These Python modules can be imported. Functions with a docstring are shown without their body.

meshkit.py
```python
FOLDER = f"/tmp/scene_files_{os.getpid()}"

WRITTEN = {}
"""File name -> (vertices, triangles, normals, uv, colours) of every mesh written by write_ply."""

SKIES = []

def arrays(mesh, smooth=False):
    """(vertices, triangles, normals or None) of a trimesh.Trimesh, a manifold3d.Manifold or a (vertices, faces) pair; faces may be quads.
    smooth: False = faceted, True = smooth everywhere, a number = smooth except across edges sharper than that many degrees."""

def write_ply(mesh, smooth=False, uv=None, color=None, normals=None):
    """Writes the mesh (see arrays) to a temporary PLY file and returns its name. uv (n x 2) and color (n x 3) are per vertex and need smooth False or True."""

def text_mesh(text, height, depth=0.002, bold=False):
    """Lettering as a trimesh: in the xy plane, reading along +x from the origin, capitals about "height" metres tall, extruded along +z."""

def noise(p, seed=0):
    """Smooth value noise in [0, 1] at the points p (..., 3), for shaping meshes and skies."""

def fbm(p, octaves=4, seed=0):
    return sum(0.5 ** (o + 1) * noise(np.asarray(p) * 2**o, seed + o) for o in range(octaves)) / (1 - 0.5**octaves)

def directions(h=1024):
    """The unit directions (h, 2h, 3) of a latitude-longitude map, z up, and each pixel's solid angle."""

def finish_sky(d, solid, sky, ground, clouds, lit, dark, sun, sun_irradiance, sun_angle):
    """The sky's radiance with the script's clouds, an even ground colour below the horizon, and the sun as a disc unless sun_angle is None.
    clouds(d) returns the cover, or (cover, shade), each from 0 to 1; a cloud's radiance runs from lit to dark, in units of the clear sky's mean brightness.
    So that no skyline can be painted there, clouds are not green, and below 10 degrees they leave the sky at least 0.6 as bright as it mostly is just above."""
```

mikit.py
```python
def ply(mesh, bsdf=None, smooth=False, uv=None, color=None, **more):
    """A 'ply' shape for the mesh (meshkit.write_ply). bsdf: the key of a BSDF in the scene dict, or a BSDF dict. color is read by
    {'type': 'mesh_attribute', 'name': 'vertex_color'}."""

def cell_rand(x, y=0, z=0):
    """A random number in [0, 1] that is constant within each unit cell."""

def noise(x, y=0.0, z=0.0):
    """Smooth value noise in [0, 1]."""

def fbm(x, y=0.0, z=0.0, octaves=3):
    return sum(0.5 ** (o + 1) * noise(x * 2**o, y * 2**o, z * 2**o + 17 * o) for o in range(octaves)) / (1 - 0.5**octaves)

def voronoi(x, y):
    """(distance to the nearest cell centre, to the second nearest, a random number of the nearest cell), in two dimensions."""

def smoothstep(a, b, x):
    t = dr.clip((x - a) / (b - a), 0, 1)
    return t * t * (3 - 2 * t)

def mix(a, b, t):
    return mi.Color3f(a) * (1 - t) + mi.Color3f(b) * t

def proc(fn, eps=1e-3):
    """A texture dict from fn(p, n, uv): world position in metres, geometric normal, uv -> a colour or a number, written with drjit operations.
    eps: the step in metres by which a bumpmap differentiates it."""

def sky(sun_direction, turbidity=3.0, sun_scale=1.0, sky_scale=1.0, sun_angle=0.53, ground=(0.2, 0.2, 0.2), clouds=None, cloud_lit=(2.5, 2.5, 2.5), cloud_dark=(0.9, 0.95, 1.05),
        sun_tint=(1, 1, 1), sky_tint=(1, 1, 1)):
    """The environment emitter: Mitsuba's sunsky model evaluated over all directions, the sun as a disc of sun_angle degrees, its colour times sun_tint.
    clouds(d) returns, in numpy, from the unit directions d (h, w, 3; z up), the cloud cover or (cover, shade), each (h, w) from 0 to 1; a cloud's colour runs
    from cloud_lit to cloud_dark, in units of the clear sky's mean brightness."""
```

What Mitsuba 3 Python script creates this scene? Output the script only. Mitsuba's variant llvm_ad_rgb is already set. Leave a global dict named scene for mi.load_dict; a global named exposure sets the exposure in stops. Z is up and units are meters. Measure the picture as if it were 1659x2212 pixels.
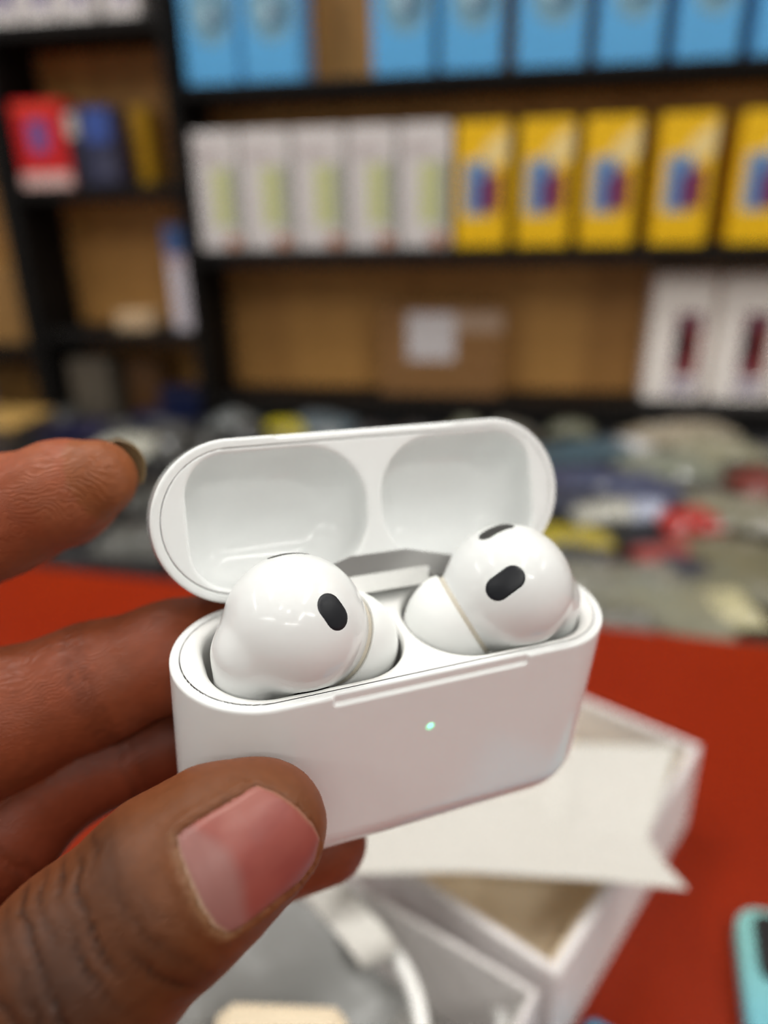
import math, random
import numpy as np, trimesh, mitsuba as mi, mikit, meshkit
import drjit as dr
from mikit import noise, fbm, voronoi, smoothstep, mix
from shapely.geometry import Polygon, box as sbox, Point
T = mi.ScalarTransform4f
rng = np.random.default_rng(7)
random.seed(7)
scene, labels = {'type': 'scene'}, {}

# ------------------------------------------------------------------ camera
F, CX, CY = 1563.0, 829.5, 1106.0            # focal length in pixels of the 1659 x 2212 frame
_up = -np.array([80, 3700, F]); _up /= np.linalg.norm(_up)
_x = np.array([9280, 460, -F]); _x = _x - _up * (_x @ _up); _x /= np.linalg.norm(_x)
_y = np.cross(_up, _x)
M = np.array([_x, _y, _up])                   # camera axes (right, down, forward) -> room axes
CAM = np.array([0, 0, 1.18])
COUNTER = CAM[2] - 0.23                       # the red counter's top
exposure = -0.05
scene['camera'] = {'type': 'thinlens', 'fov': math.degrees(2 * math.atan(829.5 / F)), 'fov_axis': 'x',
    'to_world': T().look_at(origin=CAM.tolist(), target=(CAM + M[:, 2]).tolist(), up=(-M[:, 1]).tolist()),
    'aperture_radius': 0.0016, 'focus_distance': 0.0845, 'near_clip': 0.005, 'far_clip': 50.0,
    'film': {'type': 'hdrfilm', 'width': 1659, 'height': 2212}}
CEIL = 2.6
LIGHT = 54.0
LAMP_RGB = (1.0, 0.993, 0.945)
# tubes on the ceiling: (x, y, length, direction)
TUBES = [(-0.78, 0.12, 0.95, 'y'), (-0.36, 0.62, 0.75, 'x'), (0.62, -0.05, 0.75, 'y'), (1.05, 0.75, 0.6, 'y'), (1.35, -0.95, 0.6, 'x'),
         (0.85, -1.25, 0.6, 'y'), (1.9, 0.3, 0.9, 'y'), (-1.9, -0.3, 1.1, 'y'), (-1.2, -1.7, 1.1, 'x'), (0.5, -2.1, 1.1, 'x')]
SPOTS = [(-0.3, -0.92), (0.1, -1.05)]

# ------------------------------------------------------------------ helpers
def tag(key, label=None, category=None, group=None, kind=None):
    d = {}
    if label: d['label'] = label
    if category: d['category'] = category
    if group: d['group'] = group
    if kind: d['kind'] = kind
    labels[key] = d
    return key

def fresh(name):
    if not any(k == name or k.startswith(name + '__') for k in list(scene) + list(labels)):
        return name
    n = 1
    while any(k == f'{name}_{n:03d}' or k.startswith(f'{name}_{n:03d}__') for k in list(scene) + list(labels)):
        n += 1
    return f'{name}_{n:03d}'

def put(name, shape, parent=None):
    key = fresh((parent + '__' if parent else '') + name)
    scene[key] = shape
    return key

def put_mesh(name, mesh, mat, parent=None, smooth=30, **kw):
    return put(name, mikit.ply(mesh, mat, smooth=smooth, **kw), parent)

def rgb(*c): return {'type': 'rgb', 'value': list(c)}
def srgb(r, g, b):
    c = np.array([r, g, b]) / 255.0
    return np.where(c <= 0.04045, c / 12.92, ((c + 0.055) / 1.055) ** 2.4).tolist()

def principled(name, color, rough=0.5, spec=0.5, **kw):
    c = color if isinstance(color, dict) else rgb(*color)
    scene['mat_' + name] = {'type': 'twosided', 'b': {'type': 'principled', 'base_color': c, 'roughness': rough, 'specular': spec, **kw}}
    return 'mat_' + name

def plastic(name, color, rough=0.08):
    c = color if isinstance(color, dict) else rgb(*color)
    scene['mat_' + name] = {'type': 'twosided', 'b': {'type': 'roughplastic', 'diffuse_reflectance': c, 'alpha': rough, 'distribution': 'ggx', 'nonlinear': False}}
    return 'mat_' + name

def rbox(w, d, h, r=0.0015):
    """Chamfered box resting on z = 0, centred in x and y (44 triangles)."""
    r = min(r, 0.45 * min(w, d, h))
    pts = []
    for sx in (-1, 1):
        for sy in (-1, 1):
            for sz in (0, 1):
                x, y, z = sx * w / 2, sy * d / 2, sz * h
                zi = r if sz == 0 else -r
                pts += [(x - sx * r, y - sy * r, z), (x - sx * r, y, z + zi), (x, y - sy * r, z + zi)]
    return trimesh.convex.convex_hull(np.array(pts))

def at(mesh, x=0, y=0, z=0, rz=0, rx=0, ry=0):
    m = mesh.copy()
    m.apply_transform(trimesh.transformations.euler_matrix(rx, ry, rz, 'sxyz'))
    m.apply_translation((x, y, z))
    return m

def slab(poly, z0, z1):
    m = trimesh.creation.extrude_polygon(poly, z1 - z0, engine='earcut')
    m.apply_translation((0, 0, z0))
    return m

def joined(ms): return trimesh.util.concatenate(ms)

def tube(points, radius, n=10, closed_ends=True):
    P = np.asarray(points, float); R = np.broadcast_to(radius, (len(P),))
    Tn = np.gradient(P, axis=0); Tn /= np.linalg.norm(Tn, axis=1, keepdims=True)
    ref = np.array([0.3, 0.2, 0.93]); v, f = [], []
    a = np.linspace(0, 2 * np.pi, n, endpoint=False)
    u = np.cross(Tn[0], ref); u /= np.linalg.norm(u)
    for i in range(len(P)):
        u = u - Tn[i] * (u @ Tn[i]); u /= np.linalg.norm(u); w = np.cross(Tn[i], u)
        v.append(P[i] + R[i] * (np.cos(a)[:, None] * u + np.sin(a)[:, None] * w))
    for i in range(len(P) - 1):
        for j in range(n):
            k = (j + 1) % n
            f += [(i * n + j, i * n + k, (i + 1) * n + k), (i * n + j, (i + 1) * n + k, (i + 1) * n + j)]
    V = np.vstack(v + [P[:1], P[-1:]])
    if closed_ends:
        c0, c1, L = len(V) - 2, len(V) - 1, (len(P) - 1) * n
        for j in range(n):
            k = (j + 1) % n
            f += [(c0, k, j), (c1, L + j, L + k)]
    return trimesh.Trimesh(V, np.array(f), process=False)

def sheet(grid, thick):
    """Closed thin sheet from an (a, b, 3) grid of points."""
    a, b, _ = grid.shape
    du = np.gradient(grid, axis=0); dv = np.gradient(grid, axis=1)
    n = np.cross(du, dv); n /= np.linalg.norm(n, axis=2, keepdims=True) + 1e-12
    top = (grid + n * thick / 2).reshape(-1, 3); bot = (grid - n * thick / 2).reshape(-1, 3)
    idx = np.arange(a * b).reshape(a, b); f = []
    q = np.stack([idx[:-1, :-1], idx[1:, :-1], idx[1:, 1:], idx[:-1, 1:]], -1).reshape(-1, 4)
    N = a * b
    f += q.tolist() + (q[:, ::-1] + N).tolist()
    ring = np.concatenate([idx[0, :], idx[1:, -1], idx[-1, -2::-1], idx[-2:0:-1, 0]])
    for i in range(len(ring)):
        p, r = ring[i], ring[(i + 1) % len(ring)]
        f.append([p, r, r + N, p + N])
    f = np.array(f)
    m = trimesh.Trimesh(np.vstack([top, bot]), np.vstack([f[:, [0, 1, 2]], f[:, [0, 2, 3]]]), process=False)
    m.fix_normals()
    return m

# signed distance modelling, in millimetres
def smin(a, b, k):
    h = np.clip(0.5 + 0.5 * (b - a) / k, 0, 1)
    return b + (a - b) * h - k * h * (1 - h)
def smax(a, b, k): return -smin(-a, -b, k)
def cone(p, a, b, ra, rb):
    a, b = np.asarray(a, float), np.asarray(b, float)
    ab = b - a
    t = np.clip((p - a) @ ab / (ab @ ab), 0, 1)
    return np.linalg.norm(p - a - t[:, None] * ab, axis=1) - (ra + (rb - ra) * t)
def round_cone(p, a, b, r1, r2):
    """Exact distance to the hull of two spheres."""
    a, b = np.asarray(a, float), np.asarray(b, float)
    ba = b - a; l2 = ba @ ba; rr = r1 - r2; a2 = l2 - rr * rr; il2 = 1 / l2
    pa = p - a; y = pa @ ba; z = y - l2
    x2 = ((pa * l2 - y[:, None] * ba) ** 2).sum(1); y2, z2 = y * y * l2, z * z * l2
    k = np.sign(rr) * rr * rr * x2
    mid = (np.sqrt(x2 * a2 * il2) + y * rr) * il2 - r1
    return np.where(np.sign(z) * a2 * z2 > k, np.sqrt(x2 + z2) * il2 - r2, np.where(np.sign(y) * a2 * y2 < k, np.sqrt(x2 + y2) * il2 - r1, mid))
def gradient(fn, p, e):
    g = np.empty_like(p)
    for k in range(3):
        o = np.zeros(3); o[k] = e
        g[:, k] = fn(p + o) - fn(p - o)
    return g / (2 * e)

def surface(fn, lo, hi, h, eps=0.05, steps=2, margin=1.5):
    """Surface nets over a sparse grid: (vertices, triangles, normals) of fn = 0."""
    B = 6
    lo = np.asarray(lo, float); nb = np.ceil((np.asarray(hi) - lo) / (h * B)).astype(int)
    g = np.stack(np.meshgrid(*[np.arange(k) for k in nb], indexing='ij'), -1).reshape(-1, 3)
    ctr = lo + (g * B + (B - 1) / 2) * h
    dc = fn(ctr)
    n = nb * B
    D = np.repeat(np.repeat(np.repeat(dc.reshape(nb), B, 0), B, 1), B, 2).astype(np.float32)
    act = g[np.abs(dc) < 0.87 * B * h + margin]
    off = np.stack(np.meshgrid(*[np.arange(B)] * 3, indexing='ij'), -1).reshape(-1, 3)
    for s in range(0, len(act), 4000):
        ii = (act[s:s + 4000, None] * B + off).reshape(-1, 3)
        D[ii[:, 0], ii[:, 1], ii[:, 2]] = fn(lo + ii * h)
    S = D < 0
    c = sum(S[i:n[0] - 1 + i, j:n[1] - 1 + j, k:n[2] - 1 + k].astype(np.int8) for i in (0, 1) for j in (0, 1) for k in (0, 1))
    cells = np.argwhere((c > 0) & (c < 8))
    ident = np.full(c.shape, -1, np.int32); ident[tuple(cells.T)] = np.arange(len(cells))
    acc = np.zeros((len(cells), 3)); cnt = np.zeros(len(cells))
    corners = [(i, j, k) for i in (0, 1) for j in (0, 1) for k in (0, 1)]
    val = {q: D[cells[:, 0] + q[0], cells[:, 1] + q[1], cells[:, 2] + q[2]].astype(float) for q in corners}
    for q in corners:
        for ax in range(3):
            if q[ax] == 0:
                r = list(q); r[ax] = 1; r = tuple(r)
                m = (val[q] < 0) != (val[r] < 0)
                t = val[q][m] / (val[q][m] - val[r][m])
                pt = np.array(q, float) + np.zeros((m.sum(), 3)); pt[:, ax] = t
                acc[m] += pt; cnt[m] += 1
    v = lo + (cells + acc / cnt[:, None]) * h
    quads = []
    for ax in range(3):
        o1, o2 = [(1, 2), (2, 0), (0, 1)][ax]
        sl0 = [slice(1, n[k] - 1) for k in range(3)]; sl1 = list(sl0)
        sl0[ax] = slice(0, n[ax] - 1); sl1[ax] = slice(1, n[ax])
        A, Bq = S[tuple(sl0)], S[tuple(sl1)]
        e = np.argwhere(A != Bq)
        flip = A[tuple(e.T)]
        base = e.copy()
        for k in range(3):
            if k != ax: base[:, k] += 1
        def cell(d1, d2):
            b = base.copy(); b[:, o1] -= d1; b[:, o2] -= d2
            return ident[tuple(b.T)]
        q = np.stack([cell(1, 1), cell(0, 1), cell(0, 0), cell(1, 0)], 1)
        q[~flip] = q[~flip][:, ::-1]
        quads.append(q)
    q = np.vstack(quads)
    for _ in range(steps):
        d = fn(v); gr = gradient(fn, v, eps)
        l2 = np.maximum((gr ** 2).sum(1), 0.25)
        v = v - np.clip(d / l2, -h, h)[:, None] * gr
    nr = gradient(fn, v, eps); nr /= np.linalg.norm(nr, axis=1, keepdims=True) + 1e-9
    return v, np.vstack([q[:, [0, 1, 2]], q[:, [0, 2, 3]]]), nr

def ply_with_normals(v, f, n, mat, color=None):
    path = meshkit.write_ply((v, f), True, None, color, n)
    return {'type': 'ply', 'filename': path, 'face_normals': False, 'bsdf': {'type': 'ref', 'id': mat}}

# ------------------------------------------------------------------ materials
white_gloss = plastic('white_gloss', (0.785, 0.80, 0.795), 0.012)
white_satin = plastic('white_satin', (0.87, 0.865, 0.845), 0.12)
bud_gloss = plastic('bud_gloss', (0.71, 0.72, 0.715), 0.012)
rubber = principled('silicone', (0.70, 0.71, 0.70), 0.6, 0.3)
rubber_ring = principled('silicone_ring', (0.50, 0.46, 0.38), 0.5, 0.35)
black_gloss = plastic('black_gloss', (0.006, 0.006, 0.008), 0.06)
window_black = principled('window_black', (0.006, 0.007, 0.010), 0.38, 0.3)
black_mesh = principled('black_mesh', (0.02, 0.02, 0.02), 0.45, 0.4)
scene['mat_steel'] = {'type': 'twosided', 'b': {'type': 'bumpmap', 'scale': 1.0, 'tex': mikit.proc(lambda p, n, uv: 0.000012 * noise(p.x * 9000, p.y * 9000, p.z * 9000), 5e-5),
    'b': {'type': 'principled', 'base_color': rgb(0.42, 0.41, 0.405), 'metallic': 0.9, 'roughness': 0.34}}}
steel = 'mat_steel'
steel_light = principled('steel_light', (0.62, 0.62, 0.60), 0.30, 0.5, metallic=0.8)

# ------------------------------------------------------------------ the room
def struct(name, mesh, mat, label, **kw):
    k = put_mesh(name, mesh, mat, **kw)
    tag(k, label, kind='structure')
    return k
wall_paint = principled('wall_paint', mikit.proc(lambda p, n, uv: mix((0.60, 0.60, 0.59), (0.54, 0.54, 0.53), fbm(p.x * 3, p.y * 3, p.z * 3))), 0.8, 0.2)
ceil_paint = principled('ceiling_paint', (0.70, 0.70, 0.69), 0.9, 0.2)
floor_tile = principled('floor_tile', mikit.proc(lambda p, n, uv: mix((0.26, 0.26, 0.25), (0.20, 0.20, 0.19), fbm(p.x * 5, p.y * 5))), 0.4, 0.4)
black_ply = principled('black_board', mikit.proc(lambda p, n, uv: mix((0.003, 0.0028, 0.0028), (0.007, 0.006, 0.0055), fbm(p.x * 20, p.y * 20, p.z * 60))), 0.6, 0.12)
def wood(p, n, uv):
    g = fbm(p.x * 55 + 2.0 * fbm(p.x * 5, 3.0, p.z * 3), 1.0, p.z * 2.2, 4)
    big = fbm(p.x * 7.5, 4.0, p.z * 1.3)
    c = mix((0.36, 0.17, 0.045), (0.56, 0.29, 0.085), g)
    return mix(c, mi.Color3f(0.27, 0.12, 0.035), 0.55 * smoothstep(0.5, 0.8, big))
ply_wood = principled('plywood', mikit.proc(wood), 0.5, 0.3)
YB = 0.985                                     # the face of the shelves' back panels
struct('floor', at(trimesh.creation.box((5.4, 5.2, 0.05)), 0, -1.0, -0.025), floor_tile, 'dull grey shop floor', smooth=False)
struct('ceiling', at(trimesh.creation.box((5.4, 5.2, 0.05)), 0, -1.0, CEIL + 0.025), ceil_paint, 'off white shop ceiling', smooth=False)
struct('wall_back', at(trimesh.creation.box((5.4, 0.1, CEIL)), 0, 1.15, CEIL / 2), wall_paint, 'pale grey shop wall behind the black shelves', smooth=False)
struct('wall_front', at(trimesh.creation.box((5.4, 0.1, CEIL)), 0, -3.25, CEIL / 2), wall_paint, 'pale grey shop wall facing the shelves', smooth=False)
struct('wall_left', at(trimesh.creation.box((0.1, 4.3, CEIL)), -2.65, -1.05, CEIL / 2), wall_paint, 'pale grey shop wall at the left', smooth=False)
struct('wall_right', at(trimesh.creation.box((0.1, 4.3, CEIL)), 2.65, -1.05, CEIL / 2), wall_paint, 'pale grey shop wall at the right', smooth=False)

# ceiling lamps (their light comes only from the lit tubes and discs)
lamp_body = principled('lamp_body', (0.7, 0.7, 0.7), 0.4)
for (x, y, ln, d) in TUBES:
    k = fresh('ceiling_light')
    tag(k, 'white linear lamp mounted on the shop ceiling', 'ceiling light', 'linear lamps on the ceiling')
    rz = 0 if d == 'x' else math.pi / 2
    put_mesh('housing', at(rbox(ln + 0.03, 0.09, 0.04, 0.004), x, y, CEIL - 0.04, rz), lamp_body, k)
    t = trimesh.Trimesh([[-ln / 2, -0.035, 0], [ln / 2, -0.035, 0], [ln / 2, 0.035, 0], [-ln / 2, 0.035, 0]], [[0, 2, 1], [0, 3, 2]], process=False)
    s = mikit.ply(at(t, x, y, CEIL - 0.0405, rz), 'mat_lamp_body')
    s['emitter'] = {'type': 'area', 'radiance': rgb(*[LIGHT * c for c in LAMP_RGB])}
    put('diffuser', s, k)
for (x, y) in SPOTS:
    k = fresh('ceiling_spot')
    tag(k, 'small round downlight on the shop ceiling', 'ceiling light', 'round downlights on the ceiling')
    ring = trimesh.creation.annulus(0.045, 0.06, 0.012, sections=28)
    put_mesh('trim_ring', at(ring, x, y, CEIL - 0.006), lamp_body, k)
    s = mikit.ply(at(trimesh.creation.cylinder(0.044, 0.006, sections=28), x, y, CEIL - 0.004), 'mat_lamp_body', smooth=30)
    s['emitter'] = {'type': 'area', 'radiance': rgb(*[LIGHT * c for c in LAMP_RGB])}
    put('diffuser', s, k)

# ------------------------------------------------------------------ the shelves across the counter
def P(x, y, z): return (x, y, CAM[2] + z)
W = 0.9
unit = tag('shelving_unit', 'black framed wall shelves with a plywood back across the counter', 'shelving unit')
POSTS = [(-1.02, 0.02), (-0.632, 0.024), (-0.399, 0.013), (0.96, 0.02)]
for x, w in POSTS:
    put_mesh('post', at(rbox(w, YB - 0.886, 1.30, 0.001), x, (YB + 0.886) / 2, 0.62), black_ply, unit)
BOARDS = {(-0.3925, 0.95): [(0.50, 0.485), (0.131, 0.117), (-0.046, -0.065), (-0.232, -0.262), (-0.42, -0.435)],
          (-0.62, -0.4055): [(0.40, 0.385), (0.201, 0.186), (0.030, 0.014), (-0.146, -0.162), (-0.31, -0.325)],
          (-1.01, -0.644): [(0.33, 0.315), (0.10, 0.085), (-0.165, -0.18), (-0.36, -0.375)]}
for (x0, x1), zz in BOARDS.items():
    for (zt, zb) in zz:
        put_mesh('shelf_board', at(rbox(x1 - x0, YB - 0.893, zt - zb, 0.001), *P((x0 + x1) / 2, (YB + 0.893) / 2, zb)), black_ply, unit)
    put_mesh('back_panel', at(rbox(x1 - x0, 0.012, 1.25, 0.0008), (x0 + x1) / 2, YB + 0.0062, 0.64), ply_wood, unit)
labels[unit + '__back_panel'] = {'label': 'plywood back panel'}
labels[unit + '__back_panel_001'] = {'label': 'plywood back panel'}
labels[unit + '__back_panel_002'] = {'label': 'plywood back panel'}
put_mesh('base_cabinet', at(rbox(1.98, YB - 0.88, 0.6, 0.002), -0.03, (YB + 0.88) / 2, 0.0), black_ply, unit)

# ------------------------------------------------------------------ printed boxes: a carton with flat printed areas on its face
def rrect(x0, z0, x1, z1, r):
    r = min(r, 0.49 * (x1 - x0), 0.49 * (z1 - z0))
    return sbox(x0 + r, z0 + r, x1 - r, z1 - r).buffer(r, quad_segs=4)
def face_print(poly, th=0.0004):
    m = slab(poly, 0, th)
    v = np.array(m.vertices); m.vertices = np.c_[v[:, 0], -v[:, 2], v[:, 1]]
    m.invert(); m.fix_normals()
    return m
PM = {}
def card(name, r, g, b, rough=0.35, scale=1.0):
    if name not in PM:
        PM[name] = principled('card_' + name, [0.80 * scale * c for c in srgb(r, g, b)], rough, 0.4)
    return PM[name]
def carton(name, label, category, x, y, z, w, d, h, mat, prints=(), group=None, rz=0.0, rx=0.0, r=0.0012):
    """prints: (part name, material, polygon in the face's own width and height 0..1)"""
    key = tag(fresh(name), label, category, group)
    def place(m): return at(at(m, rx=rx), *P(x, y, z + 0.0004), rz=rz)
    put_mesh('carton', place(at(rbox(w, d, h, r), 0, 0, 0)), mat, key)
    for i, (pn, pm, poly) in enumerate(prints):
        from shapely import affinity
        q = affinity.translate(affinity.scale(poly, w, h, origin=(0, 0)), -w / 2, 0)
        put_mesh(pn, place(at(face_print(q, 0.0003 + 0.0002 * i), 0, -d / 2, 0)), pm, key)
    return key
def blob(cx, cz, rx, rz, n=20): 
    a = np.linspace(0, 2 * np.pi, n, endpoint=False)
    return Polygon(np.c_[cx + rx * np.cos(a), cz + rz * np.sin(a)])

ORD = ['first', 'second', 'third', 'fourth', 'fifth', 'sixth', 'seventh', 'eighth']
# five white boxes on the middle shelf
wbox, green, grn2, brown = card('white', 206, 210, 220), card('green', 205, 208, 150), card('greygreen', 168, 172, 160), card('brown', 176, 110, 70)
for i, (a, b) in enumerate([(-0.388, -0.331), (-0.328, -0.267), (-0.264, -0.202), (-0.199, -0.142), (-0.139, -0.080)]):
    carton('white_phone_box', f'white phone box with a pale green picture, {ORD[i]} from the post on the middle shelf', 'box', (a + b) / 2, W + 0.025, -0.046, b - a - 0.002, 0.05, 0.130, wbox,
        [('printed_panel', green, rrect(0.40, 0.20, 0.78, 0.70, 0.03)), ('printed_panel', grn2, rrect(0.78, 0.15, 0.97, 0.72, 0.02)), ('printed_badge', brown, blob(0.78, 0.07, 0.17, 0.055)),
         ('printed_panel', card('paleline', 206, 196, 196), rrect(0.1, 0.76, 0.7, 0.86, 0.02))], 'white phone boxes on the middle shelf')
# yellow boxes
yel, pblue, pviolet, pred, burst, pale = card('yellow', 248, 196, 8), card('blue', 96, 140, 190), card('violet', 104, 66, 124), card('crimson', 124, 30, 62), card('burst', 250, 222, 150), card('pale', 200, 190, 160)
YL = [-0.0735, -0.004, 0.066, 0.143, 0.224, 0.305]
for i, a in enumerate(YL):
    w = 0.0575
    carton('yellow_phone_box', f'yellow box with a blue phone picture, {ORD[i]} from the white boxes', 'box', a + w / 2, W + 0.025, -0.046, w, 0.05, 0.129, yel,
        [('printed_panel', burst, Polygon([(0.42, 0.72), (0.62, 0.84), (0.97, 0.95), (0.99, 0.74), (0.90, 0.66), (0.6, 0.66)])), ('printed_panel', pale, rrect(0.13, 0.25, 0.66, 0.71, 0.05)),
         ('printed_panel', pblue, rrect(0.20, 0.28, 0.62, 0.68, 0.04)), ('printed_panel', pviolet, rrect(0.42, 0.28, 0.64, 0.56, 0.03)), ('printed_panel', pred, rrect(0.60, 0.29, 0.86, 0.60, 0.04))], 'yellow phone boxes on the middle shelf')
# blue boxes on the top shelf
blu, circ, dark_b, lightdot = card('skyblue', 92, 176, 234), card('bluegrey', 120, 166, 188), card('bluedark', 60, 104, 134), card('bluewhite', 190, 220, 232)
for i, (a, b) in enumerate([(-0.383, -0.3195), (-0.315, -0.248), (-0.167, -0.1005), (-0.093, -0.028), (-0.013, 0.057), (0.069, 0.133), (0.146, 0.207), (0.221, 0.285)]):
    carton('blue_box', f'sky blue box with a round grey picture, {ORD[i]} from the left on the top shelf', 'box', (a + b) / 2, W + 0.03, 0.131, b - a - 0.001, 0.06, 0.16, blu,
        [('printed_disc', circ, blob(0.56, 0.45, 0.41, 0.22)), ('printed_panel', dark_b, blob(0.62, 0.40, 0.2, 0.09)), ('printed_panel', lightdot, blob(0.50, 0.42, 0.09, 0.05))], 'sky blue boxes on the top shelf')
# white boxes with a red phone picture on the low shelf
wpk, plum, pdark, prust, lil = card('offwhite', 255, 246, 240, 0.35, 1.2), card('plum', 122, 70, 92), card('plumdark', 44, 22, 36), card('rust', 150, 52, 44), card('lilac', 190, 178, 196)
for i, (a, b) in enumerate([(0.163, 0.233), (0.2395, 0.3115), (0.318, 0.39)]):
    carton('large_phone_box', f'larger white box with a dark red picture, {ORD[i]} from the left on the low shelf', 'box', (a + b) / 2, 0.962, -0.232, b - a, 0.042, 0.152, wpk,
        [('printed_panel', plum, rrect(0.42, 0.20, 0.84, 0.70, 0.05)), ('printed_panel', prust, rrect(0.60, 0.22, 0.83, 0.60, 0.04)), ('printed_panel', pdark, rrect(0.46, 0.34, 0.68, 0.58, 0.04)), ('printed_panel', lil, rrect(0.40, 0.06, 0.86, 0.17, 0.02))], 'white boxes with a dark red phone picture')
# cardboard carton with a white label
card_b = principled('cardboard', mikit.proc(lambda p, n, uv: mix((0.27, 0.135, 0.05), (0.21, 0.10, 0.036), noise(p.x * 60, p.y * 60, p.z * 700))), 0.7, 0.2)
carton('cardboard_carton', 'low brown cardboard carton with a white label on the low shelf', 'box', -0.094, 0.962, -0.232, 0.158, 0.042, 0.115, card_b,
    [('label', card('label', 228, 220, 222), rrect(0.23, 0.40, 0.62, 0.92, 0.01)), ('tape', card('tape', 188, 160, 138, 0.25), rrect(0.62, 0.72, 0.999, 0.92, 0.01))])
# the left bay
red, rblue = card('red', 205, 26, 30), card('redblue', 110, 84, 150)
carton('red_box', 'red box with a blue phone picture and a white foot in the left bay', 'box', -0.580, W + 0.02, 0.030, 0.068, 0.04, 0.094, red,
    [('printed_panel', card('pinkwhite', 226, 186, 180), rrect(0.0, 0.0, 1.0, 0.17, 0.01)), ('printed_panel', rblue, rrect(0.30, 0.42, 0.66, 0.78, 0.05)), ('printed_panel', card('orange_red', 232, 62, 40), rrect(0.05, 0.86, 0.85, 0.96, 0.02))])
carton('navy_box', 'dark blue box with a lighter blue top beside the red box', 'box', -0.506, W + 0.02, 0.030, 0.046, 0.04, 0.086, card('navy', 44, 46, 74),
    [('printed_panel', card('midblue', 60, 86, 160), rrect(0.2, 0.55, 0.92, 0.95, 0.04)), ('printed_panel', card('slate', 70, 72, 96), rrect(0.45, 0.1, 0.9, 0.4, 0.03))])
carton('grey_cap_box', 'small dark box with a pale top between the red and navy boxes', 'box', -0.537, W + 0.022, 0.030, 0.015, 0.04, 0.082, card('black_box', 24, 22, 26),
    [('printed_panel', card('palecap', 190, 184, 176), rrect(0.02, 0.66, 0.98, 0.97, 0.05))])
carton('yellow_slim_box', 'slim dull yellow box right of the navy box', 'box', -0.468, W + 0.055, 0.030, 0.020, 0.03, 0.088, card('mustard', 196, 148, 24))
carton('white_tall_box', 'tall white box with a blue top leaning on the post in the left bay', 'box', -0.4245, W + 0.03, -0.146, 0.035, 0.035, 0.128, card('tallwhite', 226, 218, 228),
    [('blue_band', card('bandblue', 70, 104, 160), rrect(0, 0.74, 1, 1.0, 0.01)), ('pink_line', card('linepink', 205, 170, 180), rrect(0.05, 0.66, 0.6, 0.72, 0.01))], rz=0.05)
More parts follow.
